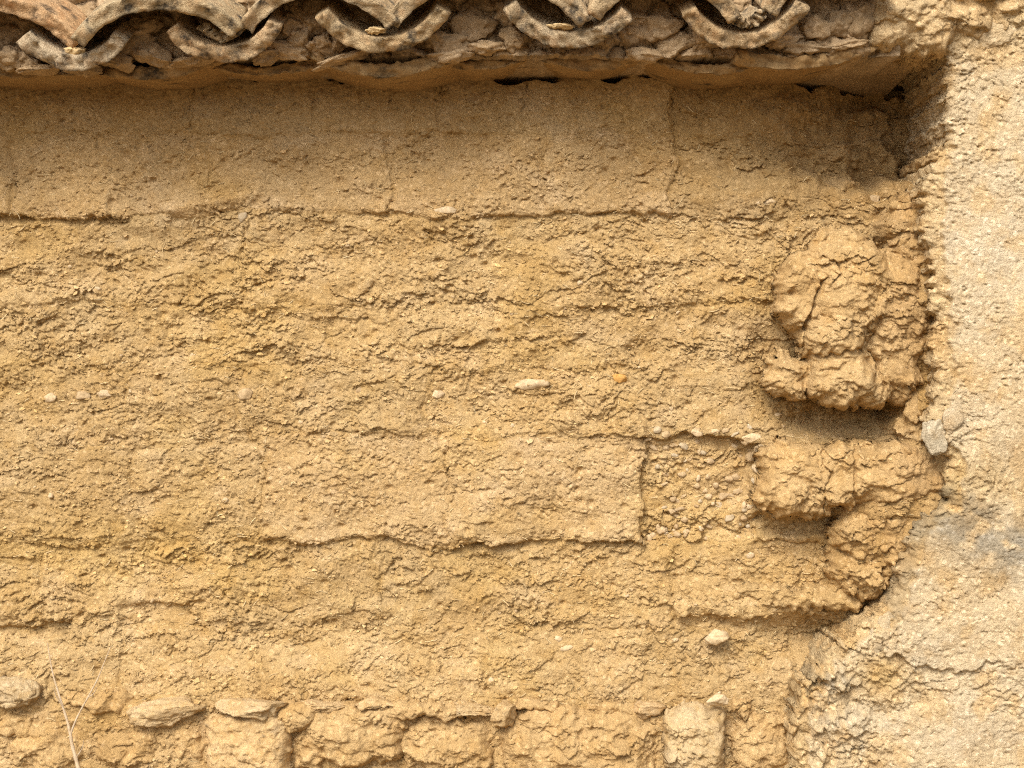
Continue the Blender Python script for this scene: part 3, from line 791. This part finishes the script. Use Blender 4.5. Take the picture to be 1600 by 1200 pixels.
# lumps and chips on the pier edge
for i, (cx, cy, rx, rz, dp, ro, ti) in enumerate([(1462, 678, 22, 32, .118, .15, (.82, .86, .92)), (1490, 655, 17, 22, .122, -.3, (.9, .9, .92)), (1378, 990, 18, 36, .112, -.25, (.95, .97, 1.0)),
                                                  (1548, 52, 34, 22, .118, .1, (1, .98, .95))]):
    rock('render_flake', W(cx, cy, dp), (rx / 1000, .007, rz / 1000), M_plaster, pier, seed=700 + i, sub=4, rotz=ro, cut=7, lump=.2, tint=ti, flaky=.3)

lump_sheet('render_mass', [(1402, 20, 56, 60, 96, 66), (1446, 34, 50, 50, 100, 60), (1490, 14, 60, 58, 96, 44), (1560, 4, 60, 50, 92, 34)], pier, M_plaster, rough=1.35, tint=(.90, .82, .70), power=3.0, off=6.0, broad=12, back=0.02)

# ------------------------------------------------------------------ loose crumbs and straw in the surface (nobody could count them)
def scatter_points(n, x0, x1, y0, y1):
    cx = rng.uniform(x0, x1, n); cy = rng.uniform(y0, y1, n)
    hh, ff, lb, tt = wall_field(cx, cy)
    keep = np.ones(n, bool)
    k = cx > 1150
    keep[k] = sdist(cx[k], cy[k], PIER) < -6
    return cx[keep], cy[keep], hh[keep], tt[keep], ff[keep]

cx, cy, hh, tt, _ = scatter_points(46000, -330, 1480, 130, 1215)
dens = np.where(cy < 336, 0.22, 1.0); dens = np.where((cy > 690) & (cy < 846) & (cx > 400) & (cx < 1006), 0.3, dens)
k = rng.random(len(cx)) < dens * np.clip(0.55 + 0.9 * fbm2(cx / 60, cy / 40, 301, 2), 0.05, 1)
cx, cy, hh, tt = cx[k], cy[k], hh[k], tt[k]
n = len(cx)
nk = 5
ang = np.arange(nk) * 2 * np.pi / nk
rad = 1.0 + 3.2 * rng.random(n) ** 2.2 * np.where(rng.random(n) < .08, 1.6, 1)
ra = rng.uniform(.6, 1.2, (n, nk)) * rad[:, None]
rotc = rng.uniform(-.6, .6, n)
lx = np.cos(ang)[None] * ra * 1.35; lz = np.sin(ang)[None] * ra * .75
X2 = lx * np.cos(rotc)[:, None] - lz * np.sin(rotc)[:, None]
Z2 = lx * np.sin(rotc)[:, None] + lz * np.cos(rotc)[:, None]
tl = rng.uniform(-.15, .75, n)[:, None]; tx = rng.uniform(-.45, .45, n)[:, None]
prot = rng.uniform(.3, 1.8, n)[:, None]
Yf = hh[:, None] + prot - Z2 * tl + X2 * tx
th = rng.uniform(1.2, 2.6, n)[:, None]
front = np.stack([(cx[:, None] + X2 - 800) / 1000, -Yf / 1000, CZ + (600 - cy[:, None] + Z2) / 1000], -1)
back = front.copy(); back[..., 1] += th / 1000 * 2; back[..., 0] = (back[..., 0] - (cx[:, None] - 800) / 1000) * .8 + (cx[:, None] - 800) / 1000
ctr = np.stack([(cx - 800) / 1000, -(hh + prot[:, 0] + .6) / 1000, CZ + (600 - cy) / 1000], -1)[:, None]
vv = np.concatenate([ctr, front, back], 1)            # n, 2*nk+1, 3
tr = [(0, 1 + i, 1 + (i + 1) % nk) for i in range(nk)]
qd = [(1 + i, 1 + nk + i, 1 + nk + (i + 1) % nk, 1 + (i + 1) % nk) for i in range(nk)]
off = np.arange(n)[:, None, None] * (2 * nk + 1)
tint = np.repeat(tt * (rng.uniform(.86, 1.14, (n, 1)) + .35 * (rng.random((n, 1)) < .06)), 2 * nk + 1, 0)
o = mk('mud_crumbs', vv.reshape(-1, 3), (np.array(qd)[None] + off).reshape(-1, 4), M_mud, wall, tris=(np.array(tr)[None] + off).reshape(-1, 3), smooth=False, tint=tint)
tag(o, kind='stuff')

cx, cy, hh, tt, _ = scatter_points(1700, -30, 1480, 150, 1215)
n = len(cx)
ln = rng.uniform(4, 15, n); an = rng.normal(0.1, .7, n); bend = rng.uniform(-.25, .25, n); wd = rng.uniform(.35, .75, n)
s = np.linspace(-.5, .5, 5)
ax_ = s[None] * ln[:, None]; az_ = bend[:, None] * ln[:, None] * (s[None] ** 2 * 4 - .5) * .4
pxs = cx[:, None] + ax_ * np.cos(an)[:, None] - az_ * np.sin(an)[:, None]
pzs = ax_ * np.sin(an)[:, None] + az_ * np.cos(an)[:, None]
dp = hh[:, None] + .6 + rng.uniform(-.5, 2.2, n)[:, None] * (s[None] * rng.choice([-1, 1], n)[:, None] + .4)
nx_, nz_ = -np.sin(an)[:, None], np.cos(an)[:, None]
ring = []
for a, bq in ((1, 0), (0, 1), (-1, 0), (0, -1)):
    ring.append(np.stack([(pxs + a * wd[:, None] * nx_ - 800) / 1000, -(dp + bq * wd[:, None] * .6) / 1000, CZ + (600 - cy[:, None] + pzs + a * wd[:, None] * nz_) / 1000], -1))
vv = np.stack(ring, 2)           # n,5,4,3
qd = []
for i in range(4):
    for j in range(4):
        qd.append((i * 4 + j, i * 4 + (j + 1) % 4, i * 4 + 4 + (j + 1) % 4, i * 4 + 4 + j))
qd = (np.array(qd)[None] + (np.arange(n) * 20)[:, None, None]).reshape(-1, 4)
o = mk('straw_fibres', vv.reshape(-1, 3), qd, M_straw, wall, tint=np.repeat(rng.uniform(.7, 1.15, (n, 1)) * np.ones((1, 3)), 20, 0))
tag(o, kind='stuff')

# ------------------------------------------------------------------ the tiled eave
eave = tag(empty('tiled_eave', (0, 0.0, 1.42)), 'weathered clay barrel tile eave bedded in mud along the wall top', 'roof', kind='thing')
SLOPE = math.radians(27)

def lattice(nu, nv, nw, f):
    """surface of a box lattice mapped by f(u, v, w) with u,v,w in 0..1"""
    idx = -np.ones((nu, nv, nw), int); pts = []; quads = []
    uu, vv, ww = np.meshgrid(np.linspace(0, 1, nu), np.linspace(0, 1, nv), np.linspace(0, 1, nw), indexing='ij')
    bd = np.zeros((nu, nv, nw), bool)
    bd[0] = bd[-1] = True; bd[:, 0] = bd[:, -1] = True; bd[:, :, 0] = bd[:, :, -1] = True
    idx[bd] = np.arange(bd.sum())
    P = f(uu[bd], vv[bd], ww[bd])
    def face(g, flip):
        q = np.stack([g[:-1, :-1], g[1:, :-1], g[1:, 1:], g[:-1, 1:]], -1).reshape(-1, 4)
        return q[:, ::-1] if flip else q
    quads = np.concatenate([face(idx[0], True), face(idx[-1], False), face(idx[:, 0], False), face(idx[:, -1], True), face(idx[:, :, 0], True), face(idx[:, :, -1], False)])
    return P, quads

def barrel(name, p0, p1, sag, depth, parent, up=True, length=0.5, th=0.020, slope=SLOPE, seed=0, mat=None, taper=0.86, tint=None, yaw=0.0, res=(44, 22, 6), rough=1.0, endbite=0.006):
    """curved clay tile; p0, p1 photo pixels of the outer corners of its front end; up: arch (cover), else channel (pan)"""
    a, b = W(*p0, depth), W(*p1, depth)
    mid = (a + b) / 2; ch = np.linalg.norm(b - a); roll = math.atan2(b[2] - a[2], b[0] - a[0])
    s = sag / 1000
    R = ((ch / 2) ** 2 + s * s) / (2 * s); al = math.asin(min(1, ch / 2 / R))
    sg = 1 if up else -1
    def f(u, v, w):
        k = 1 - (1 - taper) * v
        t = (u - .5) * 2 * al
        r = R - (1 - w) * th
        xx = r * np.sin(t) * k
        zz = sg * (r * np.cos(t) - R * math.cos(al)) * (k * .5 + .5)
        bite = endbite * fbm2(u * 9 + seed, w * 1.5 + seed, seed, 3)
        yy = v * length + bite * np.maximum(0, 1 - v * 12)
        # rounded worn lips
        ew = np.exp(-v * length / 0.004)
        P = np.stack([xx, yy, zz], -1)
        q = P * 1000 + seed * 37.
        P = P + np.stack([perlin3(q / 45, 1), perlin3(q / 45, 2) * .6, perlin3(q / 45, 3)], -1) * .0018 * rough
        P = P + np.stack([perlin3(q / 11, 4), perlin3(q / 11, 5), perlin3(q / 11, 6)], -1) * .0012 * rough
        P = P + np.stack([perlin3(q / 5, 7), perlin3(q / 5, 8), perlin3(q / 5, 9)], -1) * (.0006 + .0010 * ew)[:, None] * rough
        return P
    P, q = lattice(*res, f)
    c, s_ = math.cos(slope), math.sin(slope)
    P = np.stack([P[:, 0], P[:, 1] * c - P[:, 2] * s_, P[:, 1] * s_ + P[:, 2] * c], -1)
    cr, sr = math.cos(roll), math.sin(roll)
    P = np.stack([P[:, 0] * cr - P[:, 2] * sr, P[:, 1], P[:, 0] * sr + P[:, 2] * cr], -1)
    cy_, sy_ = math.cos(yaw), math.sin(yaw)
    P = np.stack([P[:, 0] * cy_ - P[:, 1] * sy_, P[:, 0] * sy_ + P[:, 1] * cy_, P[:, 2]], -1)
    return mk(name, P + mid, q, mat or M_tile, parent, tint=tint if tint is not None else (1, 1, 1))

pans = [(28, 58, 196, 56, 50), (260, 42, 438, 34, 57), (496, 19, 700, 12, 63), (789, 6, 986, 20, 58), (1069, 13, 1263, 0, 66)]
covers = [(-140, 48, 128, 70, 58, .202), (111, 64, 379, 46, 56, .226), (372, 44, 624, 40, 64, .208), (602, 34, 924, 36, 78, .210), (918, 24, 1158, 32, 66, .212), (1192, 22, 1400, -6, 60, .206)]
for k in range(1, 6):
    pans.append((28 - 245 * k, 60 + random.uniform(-5, 5), 196 - 245 * k, 58 + random.uniform(-5, 5), 54))
    covers.append((-140 - 245 * k, 58, 120 - 245 * k, 62 + random.uniform(-5, 5), 58, .214))
for i, (x0, y0, x1, y1, sg) in enumerate(pans):
    tv = [(1, 1, 1), (1.08, 1.0, .9), (1.02, .96, .84), (.98, .97, .94), (1.04, .96, .84)][i % 5]
    barrel('pan_tile', (x0 - 3, y0 + .16 * sg), (x1 + 3, y1 + .16 * sg), sg * .84, .208, eave, th=.0225, up=False, seed=20 + i, tint=tv, yaw=random.uniform(-.03, .03), endbite=.008)
for i, (x0, y0, x1, y1, sg, dp) in enumerate(covers):
    tv = [(1.15, .95, .78), (1.0, .98, .9), (1.08, 1.06, 1.0), (1.12, 1.1, 1.04), (1.05, 1.0, .9), (1, .95, .85)][i % 6]
    barrel('cover_tile', (x0, y0 - 5), (x1, y1 - 5), sg * .95, dp, eave, up=True, th=.022, seed=50 + i, tint=tv, yaw=random.uniform(-.04, .04))
    # next course up the slope, lapped over by its own thickness
    k = 0.40
    a, b = W(x0, y0, dp), W(x1, y1, dp)

# shallow slabs forming the drip course under the mud
slabs = [(-135, 96, 178, 108, 18), (112, 98, 352, 96, 26), (286, 90, 512, 102, 20), (474, 84, 712, 96, 28), (640, 72, 846, 80, 32), (800, 70, 1034, 78, 34), (984, 78, 1200, 98, 26), (1146, 98, 1372, 74, 20),
         (1338, 80, 1476, 84, 10)]
for k in range(1, 7): slabs.append((-135 - 225 * k, 98, 120 - 225 * k, 100, 28))
for i, (x0, y0, x1, y1, sg) in enumerate(slabs):
    barrel('eave_slab', (x0, y0), (x1, y1), sg, .108 + .036 * rnd(np.array([i]), np.array([1]), 3)[0] - (.004 if i == 8 else 0), eave, up=False, length=.30, th=.014 + .006 * (i % 2), slope=math.radians(1 + (i % 3) * 2), seed=90 + i, mat=M_slab, taper=1.0,
           yaw=random.uniform(-.08, .08), rough=1.3, endbite=.012)

# mud packing between the courses
ax2 = axis(-1500, -12, 1345, 1380, 2.5, 9); ay2 = np.arange(-70, 120, 2.5)
XX, YY = np.meshgrid(ax2, ay2); x, y = XX.ravel(), YY.ravel()
w1, w2 = perlin2(x / 22, y / 22, 401) * 8, perlin2(x / 22, y / 22, 402) * 8
F1, F2, dx, dy, r1, r2, r3 = vor2((x + w1) / 46, (y + w2) / 34, 403)
h = 138 + 22 * (r1 - .5) - 14 * np.exp(-(F2 - F1) * 8) + 10 * dy * r2
F1, F2, dx, dy, r1, r2, r3 = vor2((x + w1) / 17, (y + w2) / 13, 404)
f = 6 * (r1 - .5) - 4 * np.exp(-(F2 - F1) * 8) + 3 * dy + 1.6 * perlin2(x / 5, y / 5, 405) + 6 * fbm2(x / 60, y / 60, 406, 2)
h = h - 60 * (1 - sst(-75, 10, y)) * .4
V = to_world(x, y, h + f, f, .4)
Q = quads_of(len(ax2), len(ay2))
tn = np.clip(1 + .25 * fbm2(x / 60, y / 40, 407, 2), .8, 1.2)[:, None] * np.array([[1, 1, 1]])
v, q, t = submesh(V, Q, np.arange(len(Q)), tn, 0.02, .999)
mk('mud_packing', v, q, M_clod, eave, tint=t)
cl = [(205, 68, 26, 22), (180, 95, 24, 16), (240, 88, 30, 18), (222, 45, 24, 18), (20, 92, 22, 18), (45, 96, 16, 14), (470, 66, 18, 22), (490, 74, 12, 10), (505, 66, 13, 14), (530, 70, 12, 12), (448, 80, 30, 14),
      (540, 92, 38, 8), (480, 30, 22, 26), (455, 40, 20, 20), (700, 66, 28, 20), (740, 40, 30, 26), (760, 76, 26, 12), (700, 88, 34, 10), (800, 64, 18, 20), (1030, 46, 34, 22), (1005, 86, 22, 10), (1060, 74, 34, 14),
      (1100, 62, 22, 18), (1275, 46, 20, 22), (1310, 40, 20, 20), (1340, 30, 24, 34), (1225, 66, 26, 12), (1260, 76, 32, 10), (1320, 72, 30, 10), (300, 96, 30, 8), (60, 110, 30, 6), (130, 108, 22, 10), (420, 88, 22, 9)]
for i, (cx, cy, rx, rz) in enumerate(cl):
    rock('clod', W(cx, cy, .136), (rx * 1.2 / 1000, .022, rz / 1000), M_clod, eave, seed=800 + i, sub=4, rotz=random.uniform(-.4, .4), cut=5, lump=.3, tint=tuple(np.array((1, 1, 1)) * random.uniform(.85, 1.2)), flaky=.5)
# bed under the tiles, up the slope
v = np.array([(-2.3, -.06, 1.47), (0.62, -.06, 1.50), (0.62, .60, 1.80), (-2.3, .60, 1.78), (-2.3, -.06, 1.40), (0.62, -.06, 1.44), (0.62, .60, 1.40), (-2.3, .60, 1.40)])
mk('roof_bed', v, np.array([(0, 1, 2, 3), (7, 6, 5, 4), (4, 5, 1, 0), (5, 6, 2, 1), (6, 7, 3, 2), (7, 4, 0, 3)]), M_clod, eave, smooth=False)

# ------------------------------------------------------------------ loose things
def frag(name, p0, p1, sag, depth, label, seed):
    o = barrel(name, p0, p1, sag, depth, None, up=False, length=.07, th=.017, slope=math.radians(20), seed=seed, res=(26, 14, 6), tint=(.95, .92, .86), rough=1.5, endbite=.014)
    return tag(o, label, 'tile fragment')
frag('tile_fragment', (308, 42), (384, 40), 22, .200, 'curved broken clay tile piece lying in the second channel tile from the left', 131)
frag('tile_fragment', (1134, 28), (1202, 20), 19, .200, 'thick broken clay tile piece lying in the rightmost channel tile', 132)
for (cx, cy, rx, rz, dp, lab, sd_) in [
        (1175, 684, 15, 8, .038, 'flat tan pebble on the ledge at the upper left corner of the protruding block', 901),
        (1120, 1094, 17, 11, .052, 'smooth cream pebble resting on the grey footing stone at the right', 902),
        (1119, 996, 20, 13, .018, 'round cream pebble left of the dark hollow above the footing', 903)]:
    tag(rock('pebble', W(cx, cy, dp), (rx / 1000, rz * .9 / 1000, rz / 1000), M_pebble, None, seed=sd_, sub=4, cut=8, lump=.16, tint=(1.06, 1.06, 1.04)), lab, 'pebble')

# bits of mud fallen into the channel tiles
for i, (cx, cy, rx, rz, lab) in enumerate([(116, 78, 17, 7, 'tan dried mud crumb lying in the leftmost channel tile'), (588, 49, 15, 6, 'tan dried mud crumb lying in the middle channel tile'),
                                           (880, 42, 22, 5, 'tan dried mud crumb under the pale cover tile right of centre')]):
    tag(rock('mud_crumb', W(cx, cy, .192), (rx / 1000, .012, rz / 1000), M_straw, None, seed=950 + i, sub=4, cut=8, lump=.3, flaky=.6, tint=(.9, .85, .8)), lab, 'mud crumb')

# the forked dry stem at the lower left
def tube(pts, rads, nseg=10, per=8, seed=0):
    pts = np.array(pts, float)
    t = np.linspace(0, len(pts) - 1, (len(pts) - 1) * per + 1)
    i = np.clip(np.floor(t).astype(int), 0, len(pts) - 2); fr = (t - i)[:, None]
    def P(k): return pts[np.clip(k, 0, len(pts) - 1)]
    c = 0.5 * (2 * P(i) + (P(i + 1) - P(i - 1)) * fr + (2 * P(i - 1) - 5 * P(i) + 4 * P(i + 1) - P(i + 2)) * fr ** 2 + (3 * P(i) - P(i - 1) - 3 * P(i + 1) + P(i + 2)) * fr ** 3)
    r = np.interp(t, np.arange(len(pts)), rads)
    a = np.arange(nseg) * 2 * np.pi / nseg
    d = np.gradient(c, axis=0); d /= np.linalg.norm(d, axis=1)[:, None]
    u = np.cross(d, (0, 1, 0)); u /= np.linalg.norm(u, axis=1)[:, None]
    w = np.cross(d, u)
    rr = r[:, None] * (1 + .12 * np.sin(np.arange(len(t)) * 1.7 + seed))[:, None]
    v = c[:, None] + rr[..., None] * (np.cos(a)[None, :, None] * u[:, None] + np.sin(a)[None, :, None] * w[:, None])
    n = len(t); q = []
    for j in range(n - 1):
        for k in range(nseg):
            q.append((j * nseg + k, j * nseg + (k + 1) % nseg, (j + 1) * nseg + (k + 1) % nseg, (j + 1) * nseg + k))
    return v.reshape(-1, 3), np.array(q)

foot = np.array([-0.62, -.16, 0.0])
twig = tag(empty('dry_twig', foot), 'thin pale forked dry stem in front of the wall at the lower left', 'twig')
v, q = tube([foot, W(138, 1275, .14), W(122, 1200, .12), W(113, 1165, .11), W(106, 1130, .10), W(92, 1085, .09), W(82, 1050, .08), W(74, 1004, .07)], [.004, .0036, .0031, .0027, .0021, .0016, .0012, .0006])
mk('stem', v, q, M_twig, twig)
v, q = tube([W(110, 1148, .105), W(120, 1122, .10), W(137, 1090, .09), W(152, 1062, .08), W(163, 1035, .07), W(173, 1010, .06)], [.0016, .0014, .0012, .001, .0008, .0005])
mk('branch', v, q, M_twig, twig)
for k_, pts_ in enumerate(([W(97, 1102, .095), W(88, 1088, .10), W(84, 1074, .105)], [W(137, 1090, .09), W(146, 1084, .095), W(152, 1072, .10)], [W(118, 1185, .115), W(128, 1170, .12), W(131, 1156, .125)])):
    v, q = tube(pts_, [.0010, .0008, .0003], 8, 5, k_)
    mk('side_shoot', v, q, M_twig, twig)
